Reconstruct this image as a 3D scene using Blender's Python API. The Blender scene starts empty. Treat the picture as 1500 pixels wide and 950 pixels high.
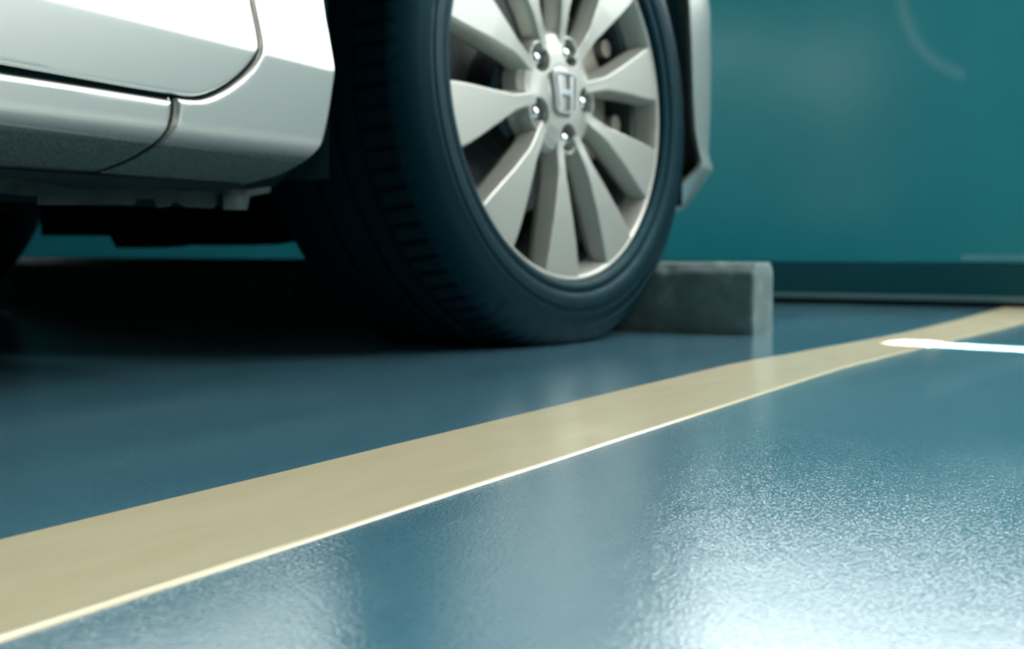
import bpy, bmesh, math, random
import numpy as np
from mathutils import Vector, Matrix
random.seed(4); rng = np.random.default_rng(4)
C = bpy.context.scene
PI = math.pi

# ------------------------------------------------------------------ camera
F_PX, VPX, HOR, CAM_H = 1770.0, 1776.0, 362.0, 0.1237
pitch = math.atan((475 - HOR) / F_PX)
yaw = math.atan((VPX - 750) / (F_PX / math.cos(pitch)))
fh = np.array([math.cos(yaw), math.sin(yaw), 0.0])
rt = np.array([math.sin(yaw), -math.cos(yaw), 0.0])
fw = math.cos(pitch) * fh + np.array([0, 0, -math.sin(pitch)])
up = np.cross(rt, fw)
cam_d = bpy.data.cameras.new('camera')
cam = bpy.data.objects.new('camera', cam_d); C.collection.objects.link(cam)
cam.matrix_world = Matrix(((rt[0], up[0], -fw[0], 0), (rt[1], up[1], -fw[1], 0), (rt[2], up[2], -fw[2], CAM_H), (0, 0, 0, 1)))
cam_d.sensor_width = 36; cam_d.lens = F_PX / 1500 * 36
cam_d.clip_start = 0.01; cam_d.clip_end = 200
cam_d.dof.use_dof = True; cam_d.dof.focus_distance = 0.66; cam_d.dof.aperture_fstop = 9.5
C.camera = cam


def ray(px, py):
    return rt * ((px - 750) / F_PX) + up * ((475 - py) / F_PX) + fw


def on(px, py, axis, v):
    """where the line of sight through a photo pixel meets the plane axis = v (a survey of the place)"""
    d = ray(px, py); o = np.array([0, 0, CAM_H]); t = (v - o[axis]) / d[axis]
    return o + t * d


# ------------------------------------------------------------------ helpers
def link(o, parent=None):
    C.collection.objects.link(o)
    if parent is not None: o.parent = parent
    return o


def obj(name, bm, mat, parent=None, smooth=True, angle=0.6):
    me = bpy.data.meshes.new(name)
    bmesh.ops.recalc_face_normals(bm, faces=bm.faces[:]) if getattr(bm, 'is_valid', True) else None
    bm.to_mesh(me); bm.free()
    me.materials.append(mat)
    if smooth:
        me.polygons.foreach_set('use_smooth', [True] * len(me.polygons))
        try: me.set_sharp_from_angle(angle=angle)
        except Exception: pass
    return link(bpy.data.objects.new(name, me), parent)


def empty(name, loc=(0, 0, 0)):
    o = bpy.data.objects.new(name, None); o.location = loc; o.empty_display_size = .1
    return link(o)


def tag(o, label=None, cat=None, group=None, kind=None):
    if label: o['label'] = label
    if cat: o['category'] = cat
    if group: o['group'] = group
    if kind: o['kind'] = kind
    return o


def add_box(bm, lo, hi, bevel=0, seg=2, mtx=None):
    r = bmesh.ops.create_cube(bm, size=1)
    vs = r['verts']
    for v in vs:
        v.co = Vector([lo[i] + (v.co[i] + .5) * (hi[i] - lo[i]) for i in range(3)])
    if bevel:
        es = list({e for v in vs for e in v.link_edges})
        rr = bmesh.ops.bevel(bm, geom=es, offset=bevel, segments=seg, affect='EDGES', profile=.6)
        vs = [v for v in set(v for f in rr['faces'] for v in f.verts) | set(v for v in vs if v.is_valid)]
    if mtx is not None:
        for v in vs: v.co = mtx @ v.co
    return vs


def add_grid(bm, P, closeu=False, closev=False):
    """P: array [nu][nv] of points -> quads"""
    nu, nv = len(P), len(P[0])
    V = [[bm.verts.new(P[i][j]) for j in range(nv)] for i in range(nu)]
    for i in range(nu if closeu else nu - 1):
        for j in range(nv if closev else nv - 1):
            a, b, c, d = V[i][j], V[(i + 1) % nu][j], V[(i + 1) % nu][(j + 1) % nv], V[i][(j + 1) % nv]
            try: bm.faces.new((a, b, c, d))
            except ValueError: pass
    return V


def lathe(bm, prof, n=96, closed=False):
    """prof: (axial, radius) pairs; axis = local Z"""
    P = [[(r * math.cos(2 * PI * k / n), r * math.sin(2 * PI * k / n), a) for (a, r) in prof] for k in range(n)]
    add_grid(bm, P, closeu=True, closev=closed)


def tube(bm, pts, r, n=10):
    pts = [Vector(p) for p in pts]
    rings = []
    for i, p in enumerate(pts):
        t = (pts[min(i + 1, len(pts) - 1)] - pts[max(i - 1, 0)]).normalized()
        a = t.orthogonal().normalized() if i == 0 else (rings[-1][1] - t * rings[-1][1].dot(t)).normalized()
        rings.append((p, a, t.cross(a)))
    rad = r if hasattr(r, '__len__') else [r] * len(pts)
    P = [[p + a * math.cos(2 * PI * k / n) * rad[i] + b * math.sin(2 * PI * k / n) * rad[i] for k in range(n)] for i, (p, a, b) in enumerate(rings)]
    V = add_grid(bm, P, closev=True)
    bm.faces.new(V[0]); bm.faces.new(V[-1])


def prism(bm, outline, y0, y1, axis='y'):
    """closed outline [(a, b)] extruded from y0 to y1 along an axis"""
    def co(a, b, c): return (a, c, b) if axis == 'y' else ((c, a, b) if axis == 'x' else (a, b, c))
    A = [bm.verts.new(co(a, b, y0)) for a, b in outline]; B = [bm.verts.new(co(a, b, y1)) for a, b in outline]
    bm.faces.new(A); bm.faces.new(B[::-1])
    n = len(A)
    for i in range(n): bm.faces.new((A[i], A[(i + 1) % n], B[(i + 1) % n], B[i]))


# ------------------------------------------------------------------ materials
def mat(name, col, rough=.5, metal=0., coat=0., coat_rough=.05, spec=.5, tint=None):
    m = bpy.data.materials.new(name); m.use_nodes = True
    b = m.node_tree.nodes['Principled BSDF']
    b.inputs['Base Color'].default_value = (*col, 1); b.inputs['Roughness'].default_value = rough
    b.inputs['Metallic'].default_value = metal
    b.inputs['Coat Weight'].default_value = coat; b.inputs['Coat Roughness'].default_value = coat_rough
    b.inputs['Specular IOR Level'].default_value = spec
    if tint: b.inputs['Specular Tint'].default_value = (*tint, 1)
    return m


def N(m, t, **kw):
    n = m.node_tree.nodes.new(t)
    for k, v in kw.items():
        if k.startswith('_'): setattr(n, k[1:], v)
        else: n.inputs[k.replace('__', ' ')].default_value = v
    return n


def L(m, a, b): m.node_tree.links.new(a, b)


def noise(m, scale, detail=3, rough=.5, stretch=None, coord='Object'):
    tc = N(m, 'ShaderNodeTexCoord'); no = N(m, 'ShaderNodeTexNoise', Scale=scale, Detail=detail, Roughness=rough)
    mp = N(m, 'ShaderNodeMapping'); mp.inputs['Scale'].default_value = stretch or (1, 1, 1)
    L(m, tc.outputs[coord], mp.inputs['Vector']); L(m, mp.outputs[0], no.inputs['Vector'])
    return no


def ramp(m, src, stops):
    r = N(m, 'ShaderNodeValToRGB'); e = r.color_ramp.elements
    while len(e) < len(stops): e.new(.5)
    for i, (p, c) in enumerate(stops):
        e[i].position = p; e[i].color = (*c, 1) if hasattr(c, '__len__') else (c, c, c, 1)
    L(m, src, r.inputs[0]); return r


def bump(m, src, strength, dist, prev=None):
    b = N(m, 'ShaderNodeBump', Strength=strength, Distance=dist); L(m, src, b.inputs['Height'])
    if prev is not None: L(m, prev.outputs[0], b.inputs['Normal'])
    return b


def bsdf(m): return m.node_tree.nodes['Principled BSDF']


# epoxy garage floor: blue grey, glossy, orange-peel texture, faint scuffs
M_floor = mat('epoxy_floor', (.07, .17, .22), .16, spec=.6, coat=.85, coat_rough=.07)
sc = noise(M_floor, 1.6, 5, .6, (1, 5, 1)); n_big = noise(M_floor, .9, 3)
cr = ramp(M_floor, sc.outputs[0], [(.35, (.078, .218, .288)), (.60, (.104, .255, .328)), (.76, (.165, .315, .375))])
L(M_floor, cr.outputs[0], bsdf(M_floor).inputs['Base Color'])
rr = ramp(M_floor, sc.outputs[0], [(.3, .12), (.7, .20)]); L(M_floor, rr.outputs[0], bsdf(M_floor).inputs['Roughness'])
fine = noise(M_floor, 620, 1, .5); mid = noise(M_floor, 22, 2, .5)
b1 = bump(M_floor, mid.outputs[0], .10, .0015); b2 = bump(M_floor, fine.outputs[0], .42, .0005, b1)
L(M_floor, b2.outputs[0], bsdf(M_floor).inputs['Coat Normal']); L(M_floor, b2.outputs[0], bsdf(M_floor).inputs['Normal'])

M_line = mat('cream_line_paint', (.52, .48, .31), .20, spec=.5, coat=.25, coat_rough=.05)
nl = noise(M_line, 9, 4, .6, (1, 3, 1)); cr = ramp(M_line, nl.outputs[0], [(.3, (.64, .58, .37)), (.7, (.70, .64, .43))])
L(M_line, cr.outputs[0], bsdf(M_line).inputs['Base Color'])
nb = noise(M_line, 120, 2); bb = bump(M_line, nb.outputs[0], .12, .0006); L(M_line, bb.outputs[0], bsdf(M_line).inputs['Normal'])

M_wall = mat('teal_wall_paint', (.015, .16, .19), .32, spec=.5)
nw = noise(M_wall, 1.4, 3, .5)
cr = ramp(M_wall, nw.outputs[0], [(.35, (.006, .20, .235)), (.65, (.020, .24, .27))])
# a pale curved mark on the wall: a thin ring seen only where a noise lets it through
tc = N(M_wall, 'ShaderNodeTexCoord'); sx = N(M_wall, 'ShaderNodeSeparateXYZ'); L(M_wall, tc.outputs['Object'], sx.inputs[0])


def mth(m, op, a, b=None):
    n = N(m, 'ShaderNodeMath', _operation=op)
    for i, s in enumerate((a, b)):
        if s is None: continue
        if hasattr(s, 'is_linked') or hasattr(s, 'links'): L(m, s, n.inputs[i])
        else: n.inputs[i].default_value = s
    return n.outputs[0]


def ring_mask(m, sx, cy, cz, r, w):
    dy = mth(m, 'SUBTRACT', sx.outputs[1], cy); dz = mth(m, 'SUBTRACT', sx.outputs[2], cz)
    d = mth(m, 'SQRT', mth(m, 'ADD', mth(m, 'MULTIPLY', dy, dy), mth(m, 'MULTIPLY', dz, dz)))
    e = mth(m, 'ABSOLUTE', mth(m, 'SUBTRACT', d, r))
    return mth(m, 'MAXIMUM', mth(m, 'SUBTRACT', 1.0, mth(m, 'DIVIDE', e, w)), 0.0)


WALL_X = 2.657
ca = on(1462, -25, 0, WALL_X)
mk = ring_mask(M_wall, sx, float(ca[1]), float(ca[2]), .19, .02)
only = mth(M_wall, 'MULTIPLY', mth(M_wall, 'GREATER_THAN', sx.outputs[1], float(ca[1]) + .06), mth(M_wall, 'LESS_THAN', sx.outputs[2], float(ca[2]) + .06))
mk = mth(M_wall, 'MULTIPLY', mth(M_wall, 'MULTIPLY', mk, only), .20)
mx = N(M_wall, 'ShaderNodeMix', _data_type='RGBA'); L(M_wall, mk, mx.inputs[0]); L(M_wall, cr.outputs[0], mx.inputs[6]); mx.inputs[7].default_value = (.35, .5, .52, 1)
# low horizontal rub mark just above the skirting
cb = on(1465, 377, 0, WALL_X)
e1 = mth(M_wall, 'MAXIMUM', mth(M_wall, 'SUBTRACT', 1.0, mth(M_wall, 'DIVIDE', mth(M_wall, 'ABSOLUTE', mth(M_wall, 'SUBTRACT', sx.outputs[2], float(cb[2]))), .010)), 0.0)
e2 = mth(M_wall, 'LESS_THAN', sx.outputs[1], float(on(1408, 377, 0, WALL_X)[1]))
nz = noise(M_wall, 22, 3)
mk2 = mth(M_wall, 'MULTIPLY', mth(M_wall, 'MULTIPLY', e1, e2), mth(M_wall, 'MULTIPLY', nz.outputs[0], .7))
mx2 = N(M_wall, 'ShaderNodeMix', _data_type='RGBA'); L(M_wall, mk2, mx2.inputs[0]); L(M_wall, mx.outputs[2], mx2.inputs[6]); mx2.inputs[7].default_value = (.3, .45, .48, 1)
L(M_wall, mx2.outputs[2], bsdf(M_wall).inputs['Base Color'])
nb = noise(M_wall, 14, 2); bb = bump(M_wall, nb.outputs[0], .15, .004); L(M_wall, bb.outputs[0], bsdf(M_wall).inputs['Normal'])

M_skirt = mat('dark_skirting_paint', (.004, .045, .056), .5, tint=(.3, .9, 1))
M_trim = mat('grey_green_trim', (.06, .13, .14), .45)
M_gap = mat('dark_joint', (.004, .012, .014), .8)
M_conc_out = mat('ceiling_concrete', (.12, .15, .16), .8)

M_conc = mat('painted_concrete', (.22, .27, .27), .75, spec=.3)
nc = noise(M_conc, 30, 5, .65); cr = ramp(M_conc, nc.outputs[0], [(.3, (.085, .135, .132)), (.55, (.12, .175, .17)), (.78, (.24, .29, .28))])
L(M_conc, cr.outputs[0], bsdf(M_conc).inputs['Base Color'])
bb = bump(M_conc, nc.outputs[0], .5, .004); L(M_conc, bb.outputs[0], bsdf(M_conc).inputs['Normal'])

# silver metallic car paint
M_paint = mat('silver_car_paint', (.61, .615, .565), .30, metal=.75, coat=.7, coat_rough=.03)
nf = noise(M_paint, 2600, 1); bb = bump(M_paint, nf.outputs[0], .05, .0002); L(M_paint, bb.outputs[0], bsdf(M_paint).inputs['Normal'])
# the sill carries speckled road dirt low down, with its underside shade painted in
M_sill = mat('silver_paint_dirt_and_shade', (.61, .615, .565), .30, metal=.75, coat=.7, coat_rough=.03)
tcs = N(M_sill, 'ShaderNodeTexCoord'); sz = N(M_sill, 'ShaderNodeSeparateXYZ'); L(M_sill, tcs.outputs['Object'], sz.inputs[0])
ds = noise(M_sill, 420, 2, .7); dirt_shade = N(M_sill, 'ShaderNodeMapRange'); dirt_shade.inputs[1].default_value = .228; dirt_shade.inputs[2].default_value = .207
dirt_shade.inputs[3].default_value = 0; dirt_shade.inputs[4].default_value = 1; L(M_sill, sz.outputs[2], dirt_shade.inputs[0])
sp = ramp(M_sill, ds.outputs[0], [(.42, 1.), (.70, .88)])
mk = mth(M_sill, 'MULTIPLY', mth(M_sill, 'MULTIPLY', dirt_shade.outputs[0], sp.outputs[0]), .97)
mx = N(M_sill, 'ShaderNodeMix', _data_type='RGBA'); L(M_sill, mk, mx.inputs[0]); mx.inputs[6].default_value = (.61, .615, .565, 1); mx.inputs[7].default_value = (.010, .035, .037, 1)
L(M_sill, mx.outputs[2], bsdf(M_sill).inputs['Base Color'])
mr = N(M_sill, 'ShaderNodeMapRange'); L(M_sill, mk, mr.inputs[0]); mr.inputs[3].default_value = .30; mr.inputs[4].default_value = .75; L(M_sill, mr.outputs[0], bsdf(M_sill).inputs['Roughness'])
iv = N(M_sill, 'ShaderNodeMapRange'); L(M_sill, mk, iv.inputs[0]); iv.inputs[3].default_value = .75; iv.inputs[4].default_value = .1; L(M_sill, iv.outputs[0], bsdf(M_sill).inputs['Metallic'])
iv = N(M_sill, 'ShaderNodeMapRange'); L(M_sill, mk, iv.inputs[0]); iv.inputs[3].default_value = .7; iv.inputs[4].default_value = .0; L(M_sill, iv.outputs[0], bsdf(M_sill).inputs['Coat Weight'])

M_rim = mat('silver_alloy_lacquer', (.36, .375, .335), .38, metal=.38, coat=.25, coat_rough=.12)
M_chrome = mat('satin_chrome', (.60, .62, .60), .30, metal=.9)
M_nut = mat('plated_nut_steel', (.55, .60, .60), .18, metal=1.)
M_barrel = mat('dark_grey_alloy', (.07, .10, .10), .45, metal=.5)  # rim barrel, a darker grey than the lip
M_steel = mat('brake_disc_steel', (.10, .11, .11), .45, metal=.8)  # disc colour darkened to carry the shade behind the spokes
M_cal = mat('caliper_cast_iron', (.30, .29, .24), .5, metal=.2)
M_tyre = mat('tyre_rubber', (.0015, .011, .016), .46, spec=.16, tint=(.12, .80, 1.0))
nt = noise(M_tyre, 60, 4); cr = ramp(M_tyre, nt.outputs[0], [(.3, .40), (.7, .54)]); L(M_tyre, cr.outputs[0], bsdf(M_tyre).inputs['Roughness'])
M_tread = mat('tread_rubber', (.008, .020, .024), .75, spec=.25)
M_black = mat('black_underbody_plastic', (.001, .008, .009), .75, spec=.2, tint=(.1, .8, .9))
M_liner = mat('arch_liner_felt', (.006, .030, .036), .8, spec=.2)
M_flange = mat('undersealed_sill_flange', (.08, .13, .12), .6, spec=.3)
nfz = noise(M_flange, 35, 4); cr = ramp(M_flange, nfz.outputs[0], [(.35, (.004, .017, .016)), (.7, (.020, .044, .041))]); L(M_flange, cr.outputs[0], bsdf(M_flange).inputs['Base Color'])
M_under = mat('sill_underseal', (.004, .018, .019), .7, spec=.2)
M_glass = mat('tinted_car_glass', (.01, .02, .02), .03, spec=.8)
M_lamp = mat('headlamp_plastic', (.5, .55, .55), .08, coat=.8)
M_red = mat('red_lamp_plastic', (.35, .01, .01), .12, coat=.8)

# ------------------------------------------------------------------ the place
def structure(name, bm, m, label=None, smooth=False):
    o = obj(name, bm, m, None, smooth); o['kind'] = 'structure'
    if label: o['label'] = label
    return o


bm = bmesh.new(); add_box(bm, (-7, -7, -.12), (WALL_X + .12, 9, 0)); structure('floor', bm, M_floor)
WALL_TOP = .77
bm = bmesh.new(); add_box(bm, (WALL_X, -7, .088), (WALL_X + .12, 9, WALL_TOP), .006)
structure('wall_front', bm, M_wall)
bm = bmesh.new(); add_box(bm, (WALL_X - .004, -7, .0225), (WALL_X + .02, 9, .0885)); structure('baseboard_front', bm, M_skirt)
bm = bmesh.new(); add_box(bm, (WALL_X - .016, -7, .0105), (WALL_X + .02, 9, .0225), .003); structure('trim_1', bm, M_trim)
bm = bmesh.new(); add_box(bm, (WALL_X + .002, -7, .0), (WALL_X + .02, 9, .011)); structure('trim_2', bm, M_gap)
bm = bmesh.new(); add_box(bm, (-7, -7, 2.5), (WALL_X + .12, 9, 2.7)); structure('ceiling', bm, M_conc_out)
bm = bmesh.new(); add_box(bm, (-7, 8.88, 0), (WALL_X + .12, 9, 2.5)); structure('wall_left', bm, M_wall)

# painted bay line: a thin film with rounded edges, bending near the wall
K = 0.1237 / 0.1157
LN = [(-3.0, .412, .304), (.2, .412, .304), (1.12, .411, .303), (1.25, .400, .298), (1.62, .360, .272), (1.96, .350, .244), (2.40, .345, .236), (2.482, .345, .236)]
bm = bmesh.new(); rows = []
LN2 = []
for i in range(len(LN) - 1):
    n_ = 1 if i == 0 else 10
    for k in range(n_):
        t = k / n_; LN2.append([LN[i][j] * (1 - t) + LN[i + 1][j] * t for j in range(3)])
LN2.append(list(LN[-1]))
th = .0011
for j in (1, 2):
    v = [p[j] for p in LN2]
    for _ in range(14): v = [v[0]] + [(v[i - 1] + 2 * v[i] + v[i + 1]) / 4 for i in range(1, len(v) - 1)] + [v[-1]]
    for p, q in zip(LN2, v): p[j] = q
for x, yo, yi in LN2:
    w = .00025 * math.sin(x * 37) + .0002 * math.sin(x * 91)
    yo, yi = yo * K + w, yi * K - w
    sec = [(yo, .0001), (yo - .0008, th * .6), (yo - .002, th * .92), (yo - .004, th)]
    sec += [(yi + .0045, th * 1.0), (yi + .0032, th * 1.12), (yi + .0018, th * .8), (yi + .0007, th * .35), (yi, .0001)]
    rows.append([(min(x * K, WALL_X - .001), y, z) for y, z in sec])
add_grid(bm, rows)
line = tag(obj('parking_line', bm, M_line, None, True, 1.5), 'cream painted bay line running diagonally across the blue grey floor to the wall', 'floor marking')

# concrete wheel stop
a = on(1104, 491.7, 2, 0); b = on(1160, 487, 2, 0)
sx0, sy0 = a[0], a[1]; sx1 = b[0] - .002
bm = bmesh.new()
hh = float(on(1106, 398, 0, sx0)[2]); ht = float(on(1155, 383, 1, sy0)[2])
print('stop', sx0, sx1, sy0, hh, ht)
sec = [(sx0, 0), (sx0 - .001, hh * .5), (sx0 + .001, hh - .004), (sx0 + .004, hh), (sx0 + .016, ht - .002), (sx0 + .022, ht), (sx1 - .014, ht), (sx1 - .005, ht - .004), (sx1 - .001, ht - .012), (sx1, ht * .5), (sx1 + .001, 0)]
# dense section
dense = []
for i in range(len(sec) - 1):
    p, q = sec[i], sec[i + 1]; k_ = max(1, int(math.dist(p, q) / .004))
    dense += [(p[0] + (q[0] - p[0]) * t / k_, p[1] + (q[1] - p[1]) * t / k_) for t in range(k_)]
dense.append(sec[-1])
ys = np.concatenate([[0, .0008, .002, .004], np.arange(.008, .5, .005), np.arange(.5, 1.92, .04)])
cx_, cz_ = (sx0 + sx1) / 2, ht / 2
from mathutils import noise as mn
P = []
for k, yy in enumerate(ys):
    ins = [.006, .0028, .001, 0][k] if k < 4 else 0
    row = []
    for (x, z) in dense:
        d = Vector((x - cx_, 0, z - cz_)); l = d.length
        x2 = x - d.x / l * ins; z2 = max(0, z - (d.z / l * ins if z > .01 else 0))
        nn = mn.noise(Vector((x * 60, yy * 60, z * 60))) * .0012 + mn.noise(Vector((x * 18, yy * 18, z * 18))) * .0012
        corner = max(0, 1 - min(abs(x - sx0), abs(x - sx1)) / .02) * max(0, (z - hh + .02) / .03) if z > hh - .02 else 0
        nn -= corner * max(0, mn.noise(Vector((x * 40 + 9, yy * 45, z * 40)))) * .006
        if z > .004: x2 += d.x / l * nn; z2 += d.z / l * nn
        row.append((x2, sy0 + yy, z2))
    P.append(row)
V = add_grid(bm, P)
c0 = bm.verts.new((cx_, sy0, cz_))
for end, yv in ((0, sy0), (-1, sy0 + ys[-1])):
    r_ = V[end]
    rings = [r_]
    for s in (.8, .55, .3):
        rings.append([bm.verts.new((cx_ + (v.co.x - cx_) * s, v.co.y + mn.noise(v.co * 50 * s) * .0012, cz_ + (v.co.z - cz_) * s)) for v in r_])
    for A_, B_ in zip(rings, rings[1:]):
        for i in range(len(r_) - 1): bm.faces.new((A_[i], A_[i + 1], B_[i + 1], B_[i]))
        bm.faces.new((A_[-1], A_[0], B_[0], B_[-1]))
    bm.faces.new(rings[-1])
bm.verts.remove(c0)
stop = tag(obj('wheel_stop', bm, M_conc, None, True, .9), 'long low grey concrete wheel stop lying on the floor against the front tyres', 'wheel stop')

# ------------------------------------------------------------------ the car
BODY_Y = .735; CZ = .305          # side plane, height of the lower crease
CAR_MID = BODY_Y + .84
car = empty('car', (0.4, CAR_MID, 0))
tag(car, 'silver sedan parked nose in with its front wheel against the concrete stop', 'car')
car_inv = Matrix.Translation((-0.4, -CAR_MID, 0))


def cpart(name, bm, m, smooth=True, angle=.6, parent=None):
    bm.transform(car_inv)
    o = obj(name, bm, m, parent or car, smooth, angle)
    if parent is not None: o.matrix_parent_inverse = Matrix.Identity(4)
    return o


def crease_z(x): return 0.0 * x + ZC0 + (x - .6) * ZCS


pa, pb_ = on(100, 3, 1, BODY_Y), on(485, 102, 1, BODY_Y)
ZCS = (pb_[2] - pa[2]) / (pb_[0] - pa[0]); ZC0 = pa[2] + (.6 - pa[0]) * ZCS
pr1, pr2 = on(0, 182, 1, BODY_Y + .015), on(270, 216, 1, BODY_Y + .015)
ZRS = (pr2[2] - pr1[2]) / (pr2[0] - pr1[0]); ZR0 = pr1[2] + (.6 - pr1[0]) * ZRS
print('crease', pa, pb_, ZC0, ZCS)


def Yf(x, z):
    x = np.asarray(x, float); z = np.asarray(z, float)
    xe = np.clip(x, .2, 1.1)
    zc = ZC0 + (xe - .6) * ZCS
    dz = z - zc
    upv = np.clip(dz, 0, 1)
    w_ = .0011
    sp_ = w_ * np.logaddexp(0, dz / w_); upv = np.clip(sp_, 0, 1)
    y = BODY_Y + .20 * upv - .33 * upv ** 2
    dn = np.clip(sp_ - dz, 0, 1)
    y = y + .085 * dn
    s = np.clip(.2225 - z, 0, .1)
    y = y + np.minimum(.35 * s + 22 * s ** 2, .06 + s)
    zr = ZR0 + (xe - .6) * ZRS
    y = y - .0007 * np.exp(-((z - zr) / .0011) ** 2)
    # greenhouse tumblehome above the belt line
    g = np.clip(z - .93, 0, 1)
    return y + g * .42


def gradY(x, z, h=.0003):
    return (Yf(x + h, z) - Yf(x - h, z)) / (2 * h), (Yf(x, z + h) - Yf(x, z - h)) / (2 * h)


def resample(poly, step=.004):
    out = []
    n = len(poly)
    for i in range(n):
        p, q = poly[i], poly[(i + 1) % n]; l = math.dist(p, q)
        near = (.3 < p[0] < 1.2 and p[1] < .62) or (.3 < q[0] < 1.2 and q[1] < .62)
        k = max(1, int(l / (step if near else .03)))
        out += [(p[0] + (q[0] - p[0]) * t / k, p[1] + (q[1] - p[1]) * t / k) for t in range(k)]
    return out


def panel(name, poly, m, fil=.005, rise=0., side=1, parent=None, thick=.003):
    """sheet metal panel: outline in (x, z) following the body side, rounded edge, turned flange"""
    poly = resample(poly)
    xs = [p[0] for p in poly]; zs = [p[1] for p in poly]
    bm = bmesh.new()
    f0 = bm.faces.new([bm.verts.new((x, 0, z)) for x, z in poly])
    for th_ in (fil * .12, fil * .22, fil * .3, fil * .4):
        bmesh.ops.inset_region(bm, faces=[f0], thickness=th_, use_boundary=True, use_even_offset=False)
    def lines(lo, hi, f0, f1, fine_, coarse):
        v = []; t = lo + .0013
        while t < hi:
            v.append(t); t += fine_ if f0 <= t <= f1 else coarse
        return v
    for x in lines(min(xs), max(xs), .36, 1.06, .006, .05):
        bmesh.ops.bisect_plane(bm, geom=bm.verts[:] + bm.edges[:] + bm.faces[:], plane_co=(x, 0, 0), plane_no=(1, 0, 0), dist=1e-6)
    for z in lines(min(zs), max(zs), .15, .46, .0035, .04):
        bmesh.ops.bisect_plane(bm, geom=bm.verts[:] + bm.edges[:] + bm.faces[:], plane_co=(0, 0, z), plane_no=(0, 0, 1), dist=1e-6)
    for off in (-.0035, -.0022, -.0012, -.0005, 0, .0005, .0012, .0022, .0035):
        bmesh.ops.bisect_plane(bm, geom=bm.verts[:] + bm.edges[:] + bm.faces[:], plane_co=(.6, 0, ZC0 + off), plane_no=(-ZCS, 0, 1), dist=1e-7)
    P0 = np.array(poly); P1 = np.roll(P0, -1, 0); D = P1 - P0; LL = (D ** 2).sum(1)
    area = .5 * np.sum(P0[:, 0] * P1[:, 1] - P1[:, 0] * P0[:, 1]); sg = 1 if area > 0 else -1
    inn = np.stack([-D[:, 1], D[:, 0]], 1) / np.sqrt(LL)[:, None] * sg
    for off in (-.0022, -.0014, -.0008, -.0003, .0003, .0008, .0014, .0022):
        bmesh.ops.bisect_plane(bm, geom=bm.verts[:] + bm.edges[:] + bm.faces[:], plane_co=(.6, 0, ZR0 + off), plane_no=(-ZRS, 0, 1), dist=1e-7)
    vs = bm.verts[:]
    Q = np.array([(v.co.x, v.co.z) for v in vs])
    dist = np.empty(len(Q)); dirv = np.empty((len(Q), 2))
    for i0 in range(0, len(Q), 2000):
        q = Q[i0:i0 + 2000]
        t = np.clip(((q[:, None] - P0) * D).sum(2) / LL, 0, 1)
        c_ = P0 + t[..., None] * D; dv = q[:, None] - c_; dd = np.sqrt((dv ** 2).sum(2)); j = dd.argmin(1)
        ar = np.arange(len(q)); dist[i0:i0 + 2000] = dd[ar, j]
        u = dv[ar, j]; nn = dd[ar, j][:, None]
        dirv[i0:i0 + 2000] = np.where(nn > 1e-5, u / np.maximum(nn, 1e-9), inn[j])
    e = np.clip(fil - dist, 0, fil)
    dep = fil - np.sqrt(np.maximum(fil ** 2 - e ** 2, 0))
    sl = np.where(e > 0, -e / np.sqrt(np.maximum(fil ** 2 - e ** 2, (fil * .3) ** 2)), 0)   # d(dep)/d(dist)
    gx, gz = gradY(Q[:, 0], Q[:, 1])
    gx = gx + sl * dirv[:, 0]; gz = gz + sl * dirv[:, 1]
    Y = Yf(Q[:, 0], Q[:, 1]) + dep - rise
    nrm = np.stack([gx, -np.ones(len(Q)), gz], 1); nrm /= np.sqrt((nrm ** 2).sum(1))[:, None]
    if side < 0: Y = 2 * CAR_MID - Y; nrm[:, 1] *= -1
    lay = {}
    for v, y, n_ in zip(vs, Y, nrm): v.co.y = y
    for f in bm.faces:
        pass
    bm.normal_update()
    for f in bm.faces:
        if f.normal.y * side > 0: f.normal_flip()
    bm.verts.index_update(); nfront = len(bm.verts)
    be = [e_ for e_ in bm.edges if e_.is_boundary]
    ex = bmesh.ops.extrude_edge_only(bm, edges=be)
    nv = [g for g in ex['geom'] if isinstance(g, bmesh.types.BMVert)]
    for v in nv: v.co.y += thick * side
    bm.normal_update(); bm.verts.index_update()
    bm.transform(car_inv)
    me = bpy.data.meshes.new(name); bm.to_mesh(me)
    me.materials.append(m)
    me.polygons.foreach_set('use_smooth', [True] * len(me.polygons))
    nr = []
    fv = {tuple(np.round(v.co, 7)): None for v in bm.verts}
    # verts created first keep their order: index < nfront are the visible sheet
    for p_ in me.polygons:
        front = all(vi < nfront for vi in p_.vertices) and abs(p_.normal.y) > .02
        for vi in p_.vertices:
            nr.append(tuple(nrm[vi]) if front else tuple(p_.normal))
    bm.free()
    me.normals_split_custom_set(nr)
    return link(bpy.data.objects.new(name, me), parent or car)


def px(pts, y=BODY_Y, smooth=False):
    q = [(float(on(a, b, 1, y)[0]), float(on(a, b, 1, y)[2])) for a, b in pts]
    if smooth: q = [tuple(float(c) for c in p) for p in bez([np.array(p) for p in q], 4)]
    return q


def bez(p, n=14):
    out = []
    for i in range(len(p) - 1):
        a_ = np.array(p[max(i - 1, 0)]); b_ = np.array(p[i]); c_ = np.array(p[i + 1]); d_ = np.array(p[min(i + 2, len(p) - 1)])
        for t in np.linspace(0, 1, n, endpoint=False):
            out.append(.5 * ((2 * b_) + (-a_ + c_) * t + (2 * a_ - 5 * b_ + 4 * c_ - d_) * t * t + (-a_ + 3 * b_ - 3 * c_ + d_) * t ** 3))
    out.append(np.array(p[-1])); return out


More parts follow.
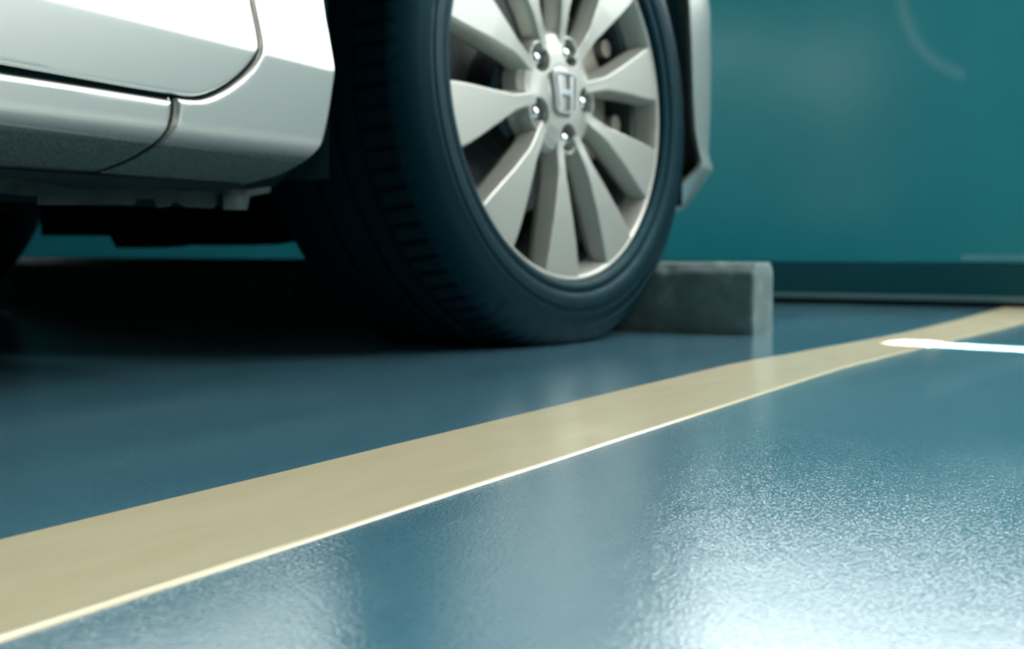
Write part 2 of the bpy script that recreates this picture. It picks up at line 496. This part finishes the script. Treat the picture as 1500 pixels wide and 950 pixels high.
# --- door: bottom gap line, rounded rear-lower corner, vertical gap up to the belt
door_c = px([(0, 91), (100, 109), (200, 127), (262, 137), (283, 140), (300, 138.5), (316, 133), (332, 124.5), (346, 114), (358, 103), (368, 91), (375, 80), (379, 70), (380, 60), (379.5, 40), (378, 20), (377, 0)], BODY_Y, True)
x0, z0 = door_c[0]; zb = z0 - (0 - x0) * 0
slope = (door_c[8][1] - door_c[0][1]) / (door_c[8][0] - door_c[0][0])
xt, zt = door_c[-1]
dtop = [(xt + .004, .50), (xt - .004, .70), (xt - .03, .93)]
door_poly = [(-.27, z0 + (-.27 - x0) * slope)] + door_c + dtop + [(-.27, .93)]
front_door = panel('front_door', door_poly, M_paint, .0025)
bm = bmesh.new(); add_box(bm, (.0, BODY_Y - .012, .79), (.2, BODY_Y + .004, .815), .006); 
h_ = cpart('door_handle', bm, M_paint)
h_.parent = front_door
# --- fender: from the door gap to the arch edge
fend_gap = px([(275, 143.5), (287, 144.8), (300, 145), (313, 142), (326, 136.5), (339, 129), (351, 120), (363, 109), (373, 97), (380, 84), (385, 71), (386, 60), (385, 40), (383.5, 20), (382.5, 0)], BODY_Y, True)
seam = px([(267, 142.5), (268, 162), (265.5, 180), (260, 200), (252, 216), (240, 232), (222, 247), (212, 253)], BODY_Y, True)
HUB = np.array([1.3823, .7203, .3213])
arch = px([(455, 257), (470, 238), (478, 220), (484, 195), (488, 165), (491, 130), (493, 100), (492.5, 60), (491, 30), (490.5, 0)], BODY_Y, True)
ax_, az_ = arch[-1]
top_arch = []
xr = float(on(1013, 60, 1, BODY_Y)[0])
mid_x = (ax_ + xr) / 2; half = (xr - ax_) / 2
for t in np.linspace(0, 1, 14)[1:]:
    an = PI - t * (PI * .5)
    top_arch.append((mid_x + half * math.cos(an), .44 + (.30) * math.sin(an)))
top_arch = [(x, max(z, az_ + .01)) for x, z in top_arch]
bot = px([(430, 268), (400, 273), (340, 268), (280, 262)])
fend_poly = seam[::-1] + fend_gap + [(dtop[0][0] + .005, .50), (dtop[1][0] + .005, .70), (dtop[2][0] + .005, .90), (mid_x, .86)] + [(mid_x, top_arch[-1][1])] + top_arch[::-1][1:] + arch[::-1] + bot
fender = panel('front_fender', fend_poly, M_sill, .0042)
# --- rocker
rock_top = px([(0, 101), (100, 117), (200, 133.5), (255, 142.5), (263, 143.5)])
seam2 = px([(263.5, 146), (264, 163), (262, 180), (257.5, 200), (249.5, 216), (237.5, 232), (219.5, 247), (209.5, 253)], BODY_Y, True)
sl2 = (rock_top[3][1] - rock_top[0][1]) / (rock_top[3][0] - rock_top[0][0])
rock_poly = [(-1.05, rock_top[0][1] + (-1.05 - rock_top[0][0]) * sl2)] + rock_top + seam2 + [(.5, .176), (-1.05, .176)]
rocker = panel('side_sill', rock_poly, M_sill, .0065, rise=-.002)
panel('gap_backing', [(-1.0, .19), (-1.0, .90), (xt + .03, .90), (xt + .03, .26), (.80, .23), (.62, .19)], M_black, .001, rise=-.009)  # black sheet added behind the panels to keep the gaps dark
# --- dark inner shell seen through the gaps (door aperture and sill)
bm = bmesh.new()
pr = [(BODY_Y + .045, .95), (BODY_Y + .045, .30), (BODY_Y + .03, .262), (BODY_Y + .03, .215), (BODY_Y + .075, .185), (BODY_Y + .11, .182), (BODY_Y + .11, .95)]
prism(bm, pr, -1.8, .93, 'x')
cpart('door_aperture', bm, M_black, False)
# --- sill flange with its notches and jacking point
bm = bmesh.new()
FY = .862
fl = px([(0, 240), (0, 283), (54, 287), (55, 300), (197, 300), (200, 292), (226, 291), (228, 300), (233, 304), (250, 302), (252, 297), (262, 296), (270, 303), (312, 305), (318, 300), (324, 302), (327, 307), (362, 307), (366, 288), (372, 286), (395, 282), (400, 262)], FY)
fl = [(-1.0, fl[0][1])] + [(-1.0, fl[1][1])] + fl[1:]
prism(bm, fl, FY, FY + .003)
jp = px([(327, 286), (327, 307), (362, 307), (362, 286)], FY - .006)
prism(bm, jp, FY - .006, FY - .0005)
cpart('sill_flange', bm, M_flange, False)
bm = bmesh.new()
P = [[(x, BODY_Y + .055 + .075 * t, .1785 + (.004 if t < .1 else -.001) + .004 * math.sin(x * 40) * t) for t in np.linspace(0, 1, 6)] for x in np.linspace(-1., .86, 60)]
add_grid(bm, P)
cpart('sill_underside', bm, M_under)


# --- front bumper: plan curve wrapped round the nose
def bez(p, n=14):
    out = []
    for i in range(len(p) - 1):
        a_ = np.array(p[max(i - 1, 0)]); b_ = np.array(p[i]); c_ = np.array(p[i + 1]); d_ = np.array(p[min(i + 2, len(p) - 1)])
        for t in np.linspace(0, 1, n, endpoint=False):
            out.append(.5 * ((2 * b_) + (-a_ + c_) * t + (2 * a_ - 5 * b_ + 4 * c_ - d_) * t * t + (-a_ + 3 * b_ - 3 * c_ + d_) * t ** 3))
    out.append(np.array(p[-1])); return out


YB = BODY_Y
arch_f = px([(1011, -60), (1012, 0), (1013, 60), (1014, 120), (1017, 170), (1021, 205), (1027, 222), (1024, 238), (1014, 262), (1004, 290), (998, 308)], YB)
arch_fx = lambda z: float(np.interp(z, [p[1] for p in arch_f][::-1], [p[0] for p in arch_f][::-1])) if z < .55 else max(mid_x, mid_x + half * math.sqrt(max(0, 1 - ((z - .44) / .30) ** 2)))
xc = arch_fx(.4)
plan = bez([(xc, YB), (xc + .07, YB + .003), (xc + .14, YB + .022), (xc + .22, YB + .075), (xc + .30, YB + .17), (xc + .37, YB + .32), (xc + .42, YB + .55), (xc + .435, YB + .84)], 8)
plan = plan + [np.array((p[0], 2 * CAR_MID - p[1])) for p in plan[::-1][1:]]
prof = [(.66, .03), (.60, .012), (.52, .002), (.44, .0), (.36, .0), (.31, .001), (.285, .002), (.272, -.001), (.262, -.005), (.254, -.005), (.246, .000), (.235, .008), (.22, .018), (.205, .03), (.192, .040), (.184, .052), (.180, .075)]
pl = np.array(plan); tg = np.gradient(pl, axis=0); tg /= np.sqrt((tg ** 2).sum(1))[:, None]; nin = np.stack([-tg[:, 1], tg[:, 0]], 1)
bm = bmesh.new(); P = []
for i, p in enumerate(pl):
    row = []
    for z, o_ in prof:
        q = p + nin[i] * o_
        w = max(0, 1 - i / 8.)
        q = q + np.array(((arch_fx(z) - xc) * w, 0)) if i < len(pl) / 2 else q
        w2 = max(0, 1 - (len(pl) - 1 - i) / 8.)
        if w2 > 0: q = q + np.array(((arch_fx(z) - xc) * w2, 0))
        row.append((q[0], q[1], z))
    P.append(row)
V = add_grid(bm, P)
for row in (V[0], V[-1]):      # turned lip on the arch edge
    s = 1 if row is V[0] else -1
    r2 = [bm.verts.new((v.co.x + .002, v.co.y + s * .008, v.co.z)) for v in row]
    for i in range(len(row) - 1): bm.faces.new((row[i], row[i + 1], r2[i + 1], r2[i]))
bumper = cpart('front_bumper', bm, M_paint, True, .5)
# air dam hanging under the bumper corner, black
bm = bmesh.new()
dam = px([(930, 325), (955, 318), (962, 300), (1000, 295), (998, 303), (975, 320), (966, 340), (952, 356), (935, 360)], YB + .09)
prism(bm, dam, YB + .09, YB + .30)
cpart('air_dam', bm, M_black, False)

# --- wheel arch liners and underbody
def liner(name, hx, s):
    bm = bmesh.new(); P = []
    for t in np.linspace(-.30, PI + .30, 40):
        row = []
        for yy in (.012, .05, .15, .27, .285):
            r_ = (half - .004) if yy < .2 else (half - .004) * .995
            zz = .40 + (.335) * math.sin(t)
            xx = hx + r_ * math.cos(t)
            if t < 0 or t > PI:
                xx = hx + math.copysign(r_, math.cos(t)); zz = .40 - .21 * ((-t if t < 0 else t - PI) / .3)
            if False:
                xx = hx + math.copysign(r_ - (.0 if t < 0 else .0), math.cos(t)) * (1 - .25 * (abs(min(t, PI - t, key=abs) if False else (-t if t < 0 else t - PI)) / .3)); zz = .40 - .22 * ((-t if t < 0 else t - PI) / .3)
            y = BODY_Y + yy
            row.append((xx, y if s > 0 else 2 * CAR_MID - y, zz))
        P.append(row)
    V = add_grid(bm, P)
    cc = bm.verts.new((hx, (BODY_Y + .285) if s > 0 else 2 * CAR_MID - BODY_Y - .285, .42))
    for i in range(len(P) - 1): bm.faces.new((V[i][-1], V[i + 1][-1], cc))
    return cpart(name, bm, M_liner)


liner('wheel_arch_liner', mid_x, 1); liner('wheel_arch_liner', mid_x, -1)
REAR_X = HUB[0] - 2.80
liner('wheel_arch_liner', REAR_X, 1); liner('wheel_arch_liner', REAR_X, -1)
bm = bmesh.new()
add_box(bm, (-1.0, BODY_Y + .115, .185), (.95, 2 * CAR_MID - BODY_Y - .115, .26), .004)
add_box(bm, (.94, BODY_Y + .285, .19), (2.20, 2 * CAR_MID - BODY_Y - .285, .26), .004)
add_box(bm, (-2.2, BODY_Y + .285, .22), (-.98, 2 * CAR_MID - BODY_Y - .285, .30), .004)
for yy in (BODY_Y + .16, 2 * CAR_MID - BODY_Y - .22): add_box(bm, (-.9, yy, .165), (.9, yy + .06, .19), .004)
cpart('underbody', bm, M_black, False)
# engine cradle between the front wheels; its lower edge follows the gap seen under the car
XC = 1.36
lowp = [(60, 345), (160, 345), (170, 363), (200, 361), (228, 355), (250, 358), (300, 359.5), (340, 358), (380, 352), (425, 343), (440, 341)]
lw = [(float(on(a_, b_, 0, XC)[1]), float(on(a_, b_, 0, XC)[2])) for a_, b_ in lowp]
print('cradle', lw)
bm = bmesh.new()
out = [(lw[0][0], .24)] + lw + [(lw[-1][0], .24)]
prism(bm, out, XC, XC + .10, 'x')
cpart('engine_cradle', bm, M_black, False)
bm = bmesh.new()
tube(bm, [(1.38, .93, .19), (1.40, 1.10, .17), (1.41, 1.25, .165)], [.03, .025, .02])
cpart('lower_control_arm', bm, M_black)
bm = bmesh.new()
tube(bm, [(-2.2, 1.75, .24), (-1., 1.70, .22), (.2, 1.66, .21), (.9, 1.66, .21), (1.3, 1.68, .22)], .032)
cpart('exhaust_pipe', bm, M_black)
bm = bmesh.new()
add_box(bm, (1.0, .70, .33), (1.02, .71, .34)) if False else None
bm.free()

# --- rest of the body (front sheet, rear doors, quarter, roof, glass)
def mirror_poly(p): return p
panel('front_door', door_poly, M_paint, .004, side=-1)
panel('front_fender', fend_poly, M_sill, .0045, side=-1)
panel('side_sill', rock_poly, M_sill, .009, side=-1, rise=-.002)
rb = door_poly[0][1]
rear_door = [(-.275, rb), (-.275, .93), (-1.28, .93), (-1.24, .72), (-1.10, .62), (-1.02, .45), (-.98, .30), (-.93, rb + .02), (-.88, rb)]
panel('rear_door', rear_door, M_paint, .004); panel('rear_door', rear_door, M_paint, .004, side=-1)
rh = half - .03
q_arch = [(REAR_X + rh * math.cos(t), .42 + .32 * math.sin(t)) for t in np.linspace(0, PI, 20)]
quarter = [(-1.285, .93), (-1.245, .72), (-1.105, .62), (-1.025, .45), (-.985, .30), (-.985, .20), (REAR_X + rh, .20)] + q_arch + [(REAR_X - rh, .22), (-2.40, .30), (-2.42, .93)]
panel('rear_quarter_panel', quarter, M_paint, .004); panel('rear_quarter_panel', quarter, M_paint, .004, side=-1)
# upper arch fender front half (ahead of the hub) under the lamp
fr = [(mid_x + .003, .86), (mid_x + .003, top_arch[-1][1])]
for t in np.linspace(0, 1, 14)[1:]:
    an = PI * .5 * (1 - t); z_ = .44 + .30 * math.sin(an)
    if z_ > .665: fr.append((mid_x + half * math.cos(an), z_))
fr += [(xc + .02, .665), (xc + .05, .80)]
panel('wing_front', fr[::-1], M_paint, .004); panel('wing_front', fr[::-1], M_paint, .004, side=-1)


def across(stations, n=18, crown=.03):
    """sheet spanning the car: stations (x, z_edge, half_width) with a crown in the middle"""
    P = []
    for x, z, hw in stations:
        P.append([(x + (.0), CAR_MID + hw * u, z + crown * (1 - u * u)) for u in np.linspace(-1, 1, n)])
    return P


bm = bmesh.new()
add_grid(bm, across([(xc + .41, .60, .55), (xc + .40, .68, .60), (xc + .28, .76, .70), (xc + .1, .82, .77), (mid_x, .865, .805), (.98, .90, .805), (.78, .93, .80)]))
cpart('bonnet', bm, M_paint)
bm = bmesh.new(); add_grid(bm, across([(.86, .93, .76), (.5, 1.14, .66), (.15, 1.33, .58)], crown=.04)); cpart('windscreen', bm, M_glass)
bm = bmesh.new(); add_grid(bm, across([(.17, 1.33, .59), (-.3, 1.40, .58), (-.9, 1.38, .57), (-1.3, 1.32, .56)], crown=.05)); cpart('roof', bm, M_paint)
bm = bmesh.new(); add_grid(bm, across([(-1.29, 1.32, .56), (-1.6, 1.14, .62), (-1.95, .98, .70)], crown=.04)); cpart('rear_window', bm, M_glass)
bm = bmesh.new(); add_grid(bm, across([(-1.93, .97, .79), (-2.3, .95, .79), (-2.42, .90, .79), (-2.48, .70, .79), (-2.52, .55, .79), (-2.48, .32, .77), (-2.3, .24, .75)], crown=.02)); cpart('boot_lid', bm, M_paint)
for s in (1, -1):
    bm = bmesh.new()
    yb = lambda z: (CAR_MID - s * (CAR_MID - float(Yf(0, min(z, 3)))))
    P = [[(xb + (xt_ - xb) * t, CAR_MID - s * (.805 + (.58 - .805) * t), .93 + .40 * t) for t in np.linspace(0, 1, 6)] for xb, xt_ in zip(np.linspace(.86, -1.9, 16), np.linspace(.16, -1.28, 16))]
    add_grid(bm, P); cpart('side_window', bm, M_glass)
    bm = bmesh.new()
    add_box(bm, (.55, CAR_MID - s * .90, .93), (.66, CAR_MID - s * .79, 1.05), .03, 3); cpart('door_mirror', bm, M_paint)
    bm = bmesh.new()
    P = [[(xc + .05 + .33 * t, CAR_MID - s * (.82 - .33 * t ** 2), .80 - .09 * t - .115 * v) for v in np.linspace(0, 1, 4)] for t in np.linspace(0, 1, 8)]
    add_grid(bm, P); cpart('headlamp', bm, M_lamp)
    bm = bmesh.new(); add_box(bm, (-2.53, CAR_MID - s * .79, .70), (-2.40, CAR_MID - s * .50, .88), .02); cpart('tail_lamp', bm, M_red)


# ------------------------------------------------------------------ wheels
def wheel_axes(dl, camb, side=1):
    axv = np.array([math.cos(dl), math.sin(dl), 0]); n0 = np.array([math.sin(dl), -math.cos(dl), 0])
    if side < 0: axv = -axv; n0 = -n0
    u = np.array([0, 0, 1]) * math.cos(camb) + n0 * math.sin(camb); n_ = np.cross(axv, u)
    return axv, u, n_


RIM = .2405
RT = .3345


def tyre_mesh():
    bm = bmesh.new()
    # sidewall + shoulder profile (axial, radius); tread zone handled with grooves
    out = [(-.006, .234), (-.001, .2405), (.004, .2415), (.008, .2450), (.0100, .2500), (.0095, .2545), (.0085, .2565), (.0105, .2580), (.0125, .262), (.0140, .270), (.0142, .2762), (.0128, .2768), (.0126, .2800), (.0125, .2835), (.0132, .2840), (.0112, .2900), (.0085, .2975), (.0075, .3000), (.0082, .3006), (.0055, .3065), (.0015, .3130), (-.0035, .3190), (-.0090, .3240), (-.0150, .3278)]
    NB = 92; SUB = 6; n = NB * SUB
    tread = []   # (axial, radius, groove kind)
    a0, a1 = -.0150, -.2150
    xs = []
    def crown(a):
        c = (a + .115) / .10
        return RT - .0067 * abs(c) ** 2.6
    for (lo, hi, kind) in [(-.0175, -.0545, 'lat'), (-.056, -.063, 'groove'), (-.0645, -.085, 'rib'), (-.0865, -.0955, 'groove'), (-.097, -.133, 'rib'), (-.1345, -.1435, 'groove'), (-.145, -.172, 'rib'), (-.1735, -.1805, 'groove'), (-.182, -.2115, 'lat')]:
        for a in np.linspace(lo, hi, 4 if kind != 'groove' else 3): xs.append((a, kind))
    inner = [(-.2190, .3270), (-.226, .318), (-.235, .300), (-.238, .275), (-.232, .255), (-.222, .244), (-.212, .236)]
    P = []
    for k in range(n):
        t = 2 * PI * k / n; c, s = math.cos(t), math.sin(t)
        sub = k % SUB
        row = [(r * c, r * s, a) for a, r in out]
        for a, kind in xs:
            r = crown(a)
            if kind == 'groove': r -= .0075
            if kind == 'lat' and sub == 0: r -= .0045
            row.append((r * c, r * s, a))
        # the shoulder sipe runs a little way down the shoulder
        if sub == 0:
            for j in (-2,):
                pass
        row += [(r * c, r * s, a) for a, r in inner]
        P.append(row)
    V = add_grid(bm, P, closeu=True)
    # shoulder notches
    for k in range(0, n, SUB):
        for j in (len(out) - 1, len(out) - 2):
            v = V[k][j]; v.co.x *= .993; v.co.y *= .993
    return bm


def rim_lip():
    bm = bmesh.new()
    lathe(bm, [(-.010, .2395), (-.003, .2410), (.0008, .2400), (.0012, .2380), (.0, .2355), (-.003, .2335), (-.008, .2310), (-.014, .2285), (-.030, .2245), (-.031, .2300)], 160)
    return bm


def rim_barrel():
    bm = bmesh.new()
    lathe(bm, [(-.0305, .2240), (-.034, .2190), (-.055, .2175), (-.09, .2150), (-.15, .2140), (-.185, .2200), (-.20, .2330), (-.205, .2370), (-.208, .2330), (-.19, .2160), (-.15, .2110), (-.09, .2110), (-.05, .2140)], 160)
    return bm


WI = ([.055, .07, .09, .11, .13, .16, .19, .215, .2405], [.0075, .008, .0088, .0100, .0148, .0216, .0294, .0350, .0392])
def spoke_mesh():
    """one tapering spoke along local +X: flat flaring face, bevelled edges, deep flanks; Z = outward"""
    bm = bmesh.new()
    rs = np.concatenate([np.linspace(.060, .10, 8, endpoint=False), np.linspace(.10, .232, 20), [.2355, .2372]])
    P = []
    for r in rs:
        w = float(np.interp(r, *WI))
        if r < .15: w += .0
        zf = float(np.interp(r, [.055, .075, .095, .12, .16, .20, .232, .2372], [-.0075, -.0062, -.0035, -.001, .0012, .0014, .0004, -.0002]))
        o_ = float(np.interp(r, [.06, .10, .13, .17, .21, .232, .2372], [.006, .0065, .0065, .006, .005, .0035, .002]))
        dp = float(np.interp(r, [.06, .10, .14, .18, .21, .225, .2372], [.018, .022, .023, .022, .020, .017, .010]))
        be = min(.0027, w * .26)
        crown_ = .0003 * min(1, w / .02)
        sx_ = r if r < .225 else None
        row = []
        half_sec = [(0, zf + crown_), (.5 * w, zf + crown_ * .8), (w - be, zf + .0002), (w - be * .35, zf - .0007), (w, zf - .0026), (w + .28 * o_, zf - dp * .30), (w + .70 * o_, zf - dp * .72), (w + o_, zf - dp), (w + o_ * .6, zf - dp - .008), (0, zf - dp - .010)]
        full = [(-a_, b_) for a_, b_ in half_sec[::-1][:-1]] + half_sec[:-1]
        for a_, b_ in full:
            # keep to a circle at the outer end so that the tip follows the lip
            xx = r if r < .20 else (r * (1 - (r - .20) / .0405) + math.sqrt(max(r * r - a_ * a_, 0)) * ((r - .20) / .0405))
            row.append((xx, a_, b_))
        P.append(row)
    V = add_grid(bm, P, closev=True)
    bm.faces.new(V[0]); bm.faces.new(V[-1])
    return bm


LUG_A = [math.radians(-150 + 72 * k) for k in range(5)]
SPK_A = [math.radians(-168 + 36 * k) for k in range(10)]
LUG_R = .0585


def hub_mesh():
    bm = bmesh.new()
    nr, nt = 64, 300
    rs = np.concatenate([[.0345], np.linspace(.036, .088, nr)])
    P = []
    for k in range(nt):
        t = 2 * PI * k / nt; row = []
        # how close to a spoke (1) or to a gap (0)
        sp_ = math.cos(10 * (t - SPK_A[0])) * .5 + .5
        for r in rs:
            z = float(np.interp(r, [.03, .036, .05, .065, .075, .082, .088], [-.0060, -.0050, -.0055, -.0080, -.012, -.020, -.036]))
            z += sp_ * float(np.interp(r, [.05, .065, .08, .088], [0, .001, .003, .002]))
            for la in LUG_A:
                dx = r * math.cos(t) - LUG_R * math.cos(la); dy = r * math.sin(t) - LUG_R * math.sin(la)
                d = math.hypot(dx, dy)
                if d < .0265:
                    zr = -.0075                       # raised seat round each pocket
                    wgt = min(1, max(0, (.0265 - d) / .006)); z = z * (1 - wgt) + max(z, zr) * wgt
                if d < .0182:
                    wgt = min(1, max(0, (.0182 - d) / .0028)); wgt = wgt * wgt * (3 - 2 * wgt); z -= .028 * wgt
            row.append((r * math.cos(t), r * math.sin(t), z))
        P.append(row)
    V = add_grid(bm, P, closeu=True)
    # back wall of the hub pad
    lathe(bm, [(-.036, .088), (-.050, .075), (-.060, .03)], 60)
    return bm


def cap_mesh():
    bm = bmesh.new(); lathe(bm, [(-.012, .0350), (-.0062, .0348), (-.0050, .0340), (-.0042, .031), (-.0032, .018), (-.0027, .008), (-.0026, .0004)], 72); return bm


def badge_mesh():
    """rounded keystone frame with the upright letter inside it, raised from the cap"""
    bm = bmesh.new()
    def rounded(pts, rad, n=5):
        out = []
        m_ = len(pts)
        for i in range(m_):
            p = Vector(pts[i]); a_ = Vector(pts[i - 1]); b_ = Vector(pts[(i + 1) % m_])
            da = (a_ - p).normalized() * rad; db = (b_ - p).normalized() * rad
            for t in np.linspace(0, 1, n): out.append((p + da) * (1 - t) ** 2 + p * 2 * t * (1 - t) + (p + db) * t * t)
        return out
    O = rounded([(-.0285, .0265), (.0285, .0265), (.0215, -.0275), (-.0215, -.0275)], .010)
    I = rounded([(-.0250, .0235), (.0250, .0235), (.0188, -.0248), (-.0188, -.0248)], .0085)
    z0, z1 = -.0045, .0008
    n = len(O)
    rings = [[(p.x, p.y, z0) for p in O], [(p.x, p.y, z1 - .0008) for p in O], [(p.x * .985, p.y * .985, z1) for p in O], [(p.x * 1.015, p.y * 1.015, z1) for p in I], [(p.x, p.y, z1 - .0008) for p in I], [(p.x, p.y, z0) for p in I]]
    add_grid(bm, rings, closev=True)
    for s in (-1, 1):
        prism(bm, [(s * .0190, .0215), (s * .0105, .0215), (s * .0085, -.0225), (s * .0150, -.0225)][::s], z0, z1, 'z')
    prism(bm, [(-.0100, .0035), (.0100, .0035), (.0095, -.0035), (-.0095, -.0035)], z0, z1 - .0003, 'z')
    return bm


def nut_mesh():
    bm = bmesh.new()
    lathe(bm, [(-.030, .0125), (-.0275, .0125), (-.0262, .0108)], 24)
    P = []
    for (z, r) in [(-.0265, .0096), (-.0165, .0096), (-.0150, .0088)]:
        P.append([(r * (1 / math.cos(((k * 10 + 30) % 60 - 30) * PI / 180)) * .93 * math.cos(math.radians(k * 10)), r * (1 / math.cos(((k * 10 + 30) % 60 - 30) * PI / 180)) * .93 * math.sin(math.radians(k * 10)), z) for k in range(36)])
    for (z, r) in [(-.0132, .0078), (-.0115, .0062), (-.0103, .0042), (-.0097, .0020), (-.0095, .0002)]:
        P.append([(r * math.cos(math.radians(k * 10)), r * math.sin(math.radians(k * 10)), z) for k in range(36)])
    add_grid(bm, P, closev=True)
    return bm


def disc_mesh():
    bm = bmesh.new(); lathe(bm, [(-.075, .060), (-.075, .078), (-.098, .080), (-.098, .1500), (-.100, .1520), (-.123, .1520), (-.125, .150), (-.125, .06)], 96); return bm


def caliper_mesh():
    bm = bmesh.new()
    P = []
    for an in np.linspace(-.62, .62, 18):
        sec_ = [(-.062, .118), (-.056, .130), (-.056, .180), (-.060, .192), (-.068, .198), (-.13, .200), (-.15, .188), (-.15, .12), (-.128, .118), (-.128, .157), (-.094, .157), (-.094, .118)]
        e_ = 1 - .12 * abs(an / .62) ** 4
        P.append([(r * e_ * math.cos(an), r * e_ * math.sin(an), a) for a, r in sec_])
    V = add_grid(bm, P, closev=True); bm.faces.new(V[0]); bm.faces.new(V[-1])
    for s in (-1, 1):
        t = []
        an = s * .27
        tube(bm, [(.199 * math.cos(an), .199 * math.sin(an), -.062), (.199 * math.cos(an), .199 * math.sin(an), -.046)], .0125, 20)
    return bm


meshes = {}
def wheel(centre, dl, camb, side, rot=0., squash=True, first=False):
    a_, u, n_ = wheel_axes(dl, camb, side)
    M = Matrix(((a_[0], u[0], n_[0], centre[0]), (a_[1], u[1], n_[1], centre[1]), (a_[2], u[2], n_[2], centre[2]), (0, 0, 0, 1)))
    R = Matrix.Rotation(rot, 4, 'Z')
    M = car_inv @ M @ R
    Minv = M.inverted()
    bm = tyre_mesh()
    for v in bm.verts:          # the loaded tyre stands flat on the floor and bulges a little
        w_ = M @ v.co
        if w_.z < .0006 :
            w_.z = .0006 + (w_.z - .0006) * .02
            v.co = Minv @ w_
        g = v_world = w_ + Vector((0.4, CAR_MID, 0))      # and is dented where it rests against the wheel stop
        lim = float(np.interp(g.z, [.082, .090, .104, .112], [sx0 - .0042, sx0 - .001, sx0 + .014, sx0 + .05]))
        if g.x > lim and g.z < .112 and g.x < sx0 + .1:
            w_.x = lim - .4; v.co = Minv @ w_
    me_t = obj('tyre', bm, M_tyre, car, True, .5)
    me_t.matrix_local = M
    def get(key, fn, m, name, ang=.5):
        if key not in meshes:
            o = obj(name, fn(), m, None, True, ang); meshes[key] = o.data; return o
        o = bpy.data.objects.new(name, meshes[key]); return link(o)
    rim = get('rim', rim_lip, M_rim, 'rim', .7); rim.parent = car; rim.matrix_local = M
    o = get('barrel', rim_barrel, M_barrel, 'rim_barrel', .7); o.parent = rim; o['label'] = 'dull dark grey barrel behind the spokes'
    for k, sa in enumerate(SPK_A):
        o = get('spoke', spoke_mesh, M_rim, 'spoke', .45); o.parent = rim; o.rotation_euler = (0, 0, sa)
    o = get('hub', hub_mesh, M_rim, 'hub_pad', .9); o.parent = rim
    o = get('cap', cap_mesh, M_rim, 'centre_cap'); o.parent = rim
    o = get('badge', badge_mesh, M_chrome, 'badge', .5); o.parent = rim; o['label'] = 'chrome badge in a rounded frame'
    for la in LUG_A:
        o = get('nut', nut_mesh, M_nut, 'lug_nut', .5); o.parent = rim; o.location = (LUG_R * math.cos(la), LUG_R * math.sin(la), 0)
    d = get('disc', disc_mesh, M_steel, 'brake_disc'); d.parent = car; d.matrix_local = M
    c_ = get('cal', caliper_mesh, M_cal, 'brake_caliper'); c_.parent = car; c_.matrix_local = M @ Matrix.Rotation(math.radians(10) if side > 0 else math.radians(170), 4, 'Z')
    return rim


wheel(HUB, -.1041, -.0535, 1)
wheel((HUB[0], 2 * CAR_MID - HUB[1] - .12, HUB[2]), -.09, -.01, -1, .3)
wheel((REAR_X, HUB[1] + .02, HUB[2]), 0, -.01, 1, .5)
wheel((REAR_X, 2 * CAR_MID - HUB[1] - .02, HUB[2]), 0, -.01, -1, .9)

# ------------------------------------------------------------------ light
def area(name, loc, size, power, col, target=None):
    d = bpy.data.lights.new(name, 'AREA'); d.shape = 'RECTANGLE'; d.size, d.size_y = size; d.energy = power; d.color = col
    o = link(bpy.data.objects.new(name, d)); o.location = loc
    if target is not None: o.rotation_euler = (Vector(target) - Vector(loc)).to_track_quat('-Z', 'Y').to_euler()
    return o


bm = bmesh.new(); add_box(bm, (-7.12, -7, 0), (-7, 9, 2.5)); structure('wall_back', bm, M_conc_out)
bm = bmesh.new(); add_box(bm, (-7, -7.12, 0), (WALL_X + .12, -7, 2.5)); structure('wall_right', bm, M_conc_out)
area('ceiling_fill_light', (2.15, -1.5, 2.45), (.9, 2.6), 120, (1.0, .975, .93))  # unseen lamp put overhead to brighten the floor
area('ceiling_fill_light', (-2.6, -2.4, 2.45), (1.4, 1.4), 42, (1.0, .975, .93))  # second unseen lamp, added for highlights on the spoke edges
# a sliver of sun that reaches the floor beside the line
pA, pB = on(1322, 502, 2, 0), on(1600, 517, 2, 0)
pm = (pA + pB) / 2; ang = math.atan2(pB[1] - pA[1], pB[0] - pA[0]); ln_ = float(np.hypot(*(pB - pA)[:2]))
so = area('sun_shaft', (pm[0], pm[1], 2.0), (ln_, .042), 9, (1.0, .93, .86)); so.rotation_euler = (0, 0, ang); so.data.spread = math.radians(1.5)
print('shaft', pA, pB)
w = bpy.data.worlds.new('daylight'); C.world = w; w.use_nodes = True
bg = w.node_tree.nodes['Background']; bg.inputs[0].default_value = (.93, .99, 1.0, 1); bg.inputs[1].default_value = 5.6

C.view_settings.view_transform = 'Standard'; C.view_settings.look = 'None'
C.view_settings.gamma = 1; C.view_settings.exposure = 0; C.view_settings.use_curve_mapping = False
C.cycles.max_bounces = 8
C.cycles.use_denoising = True
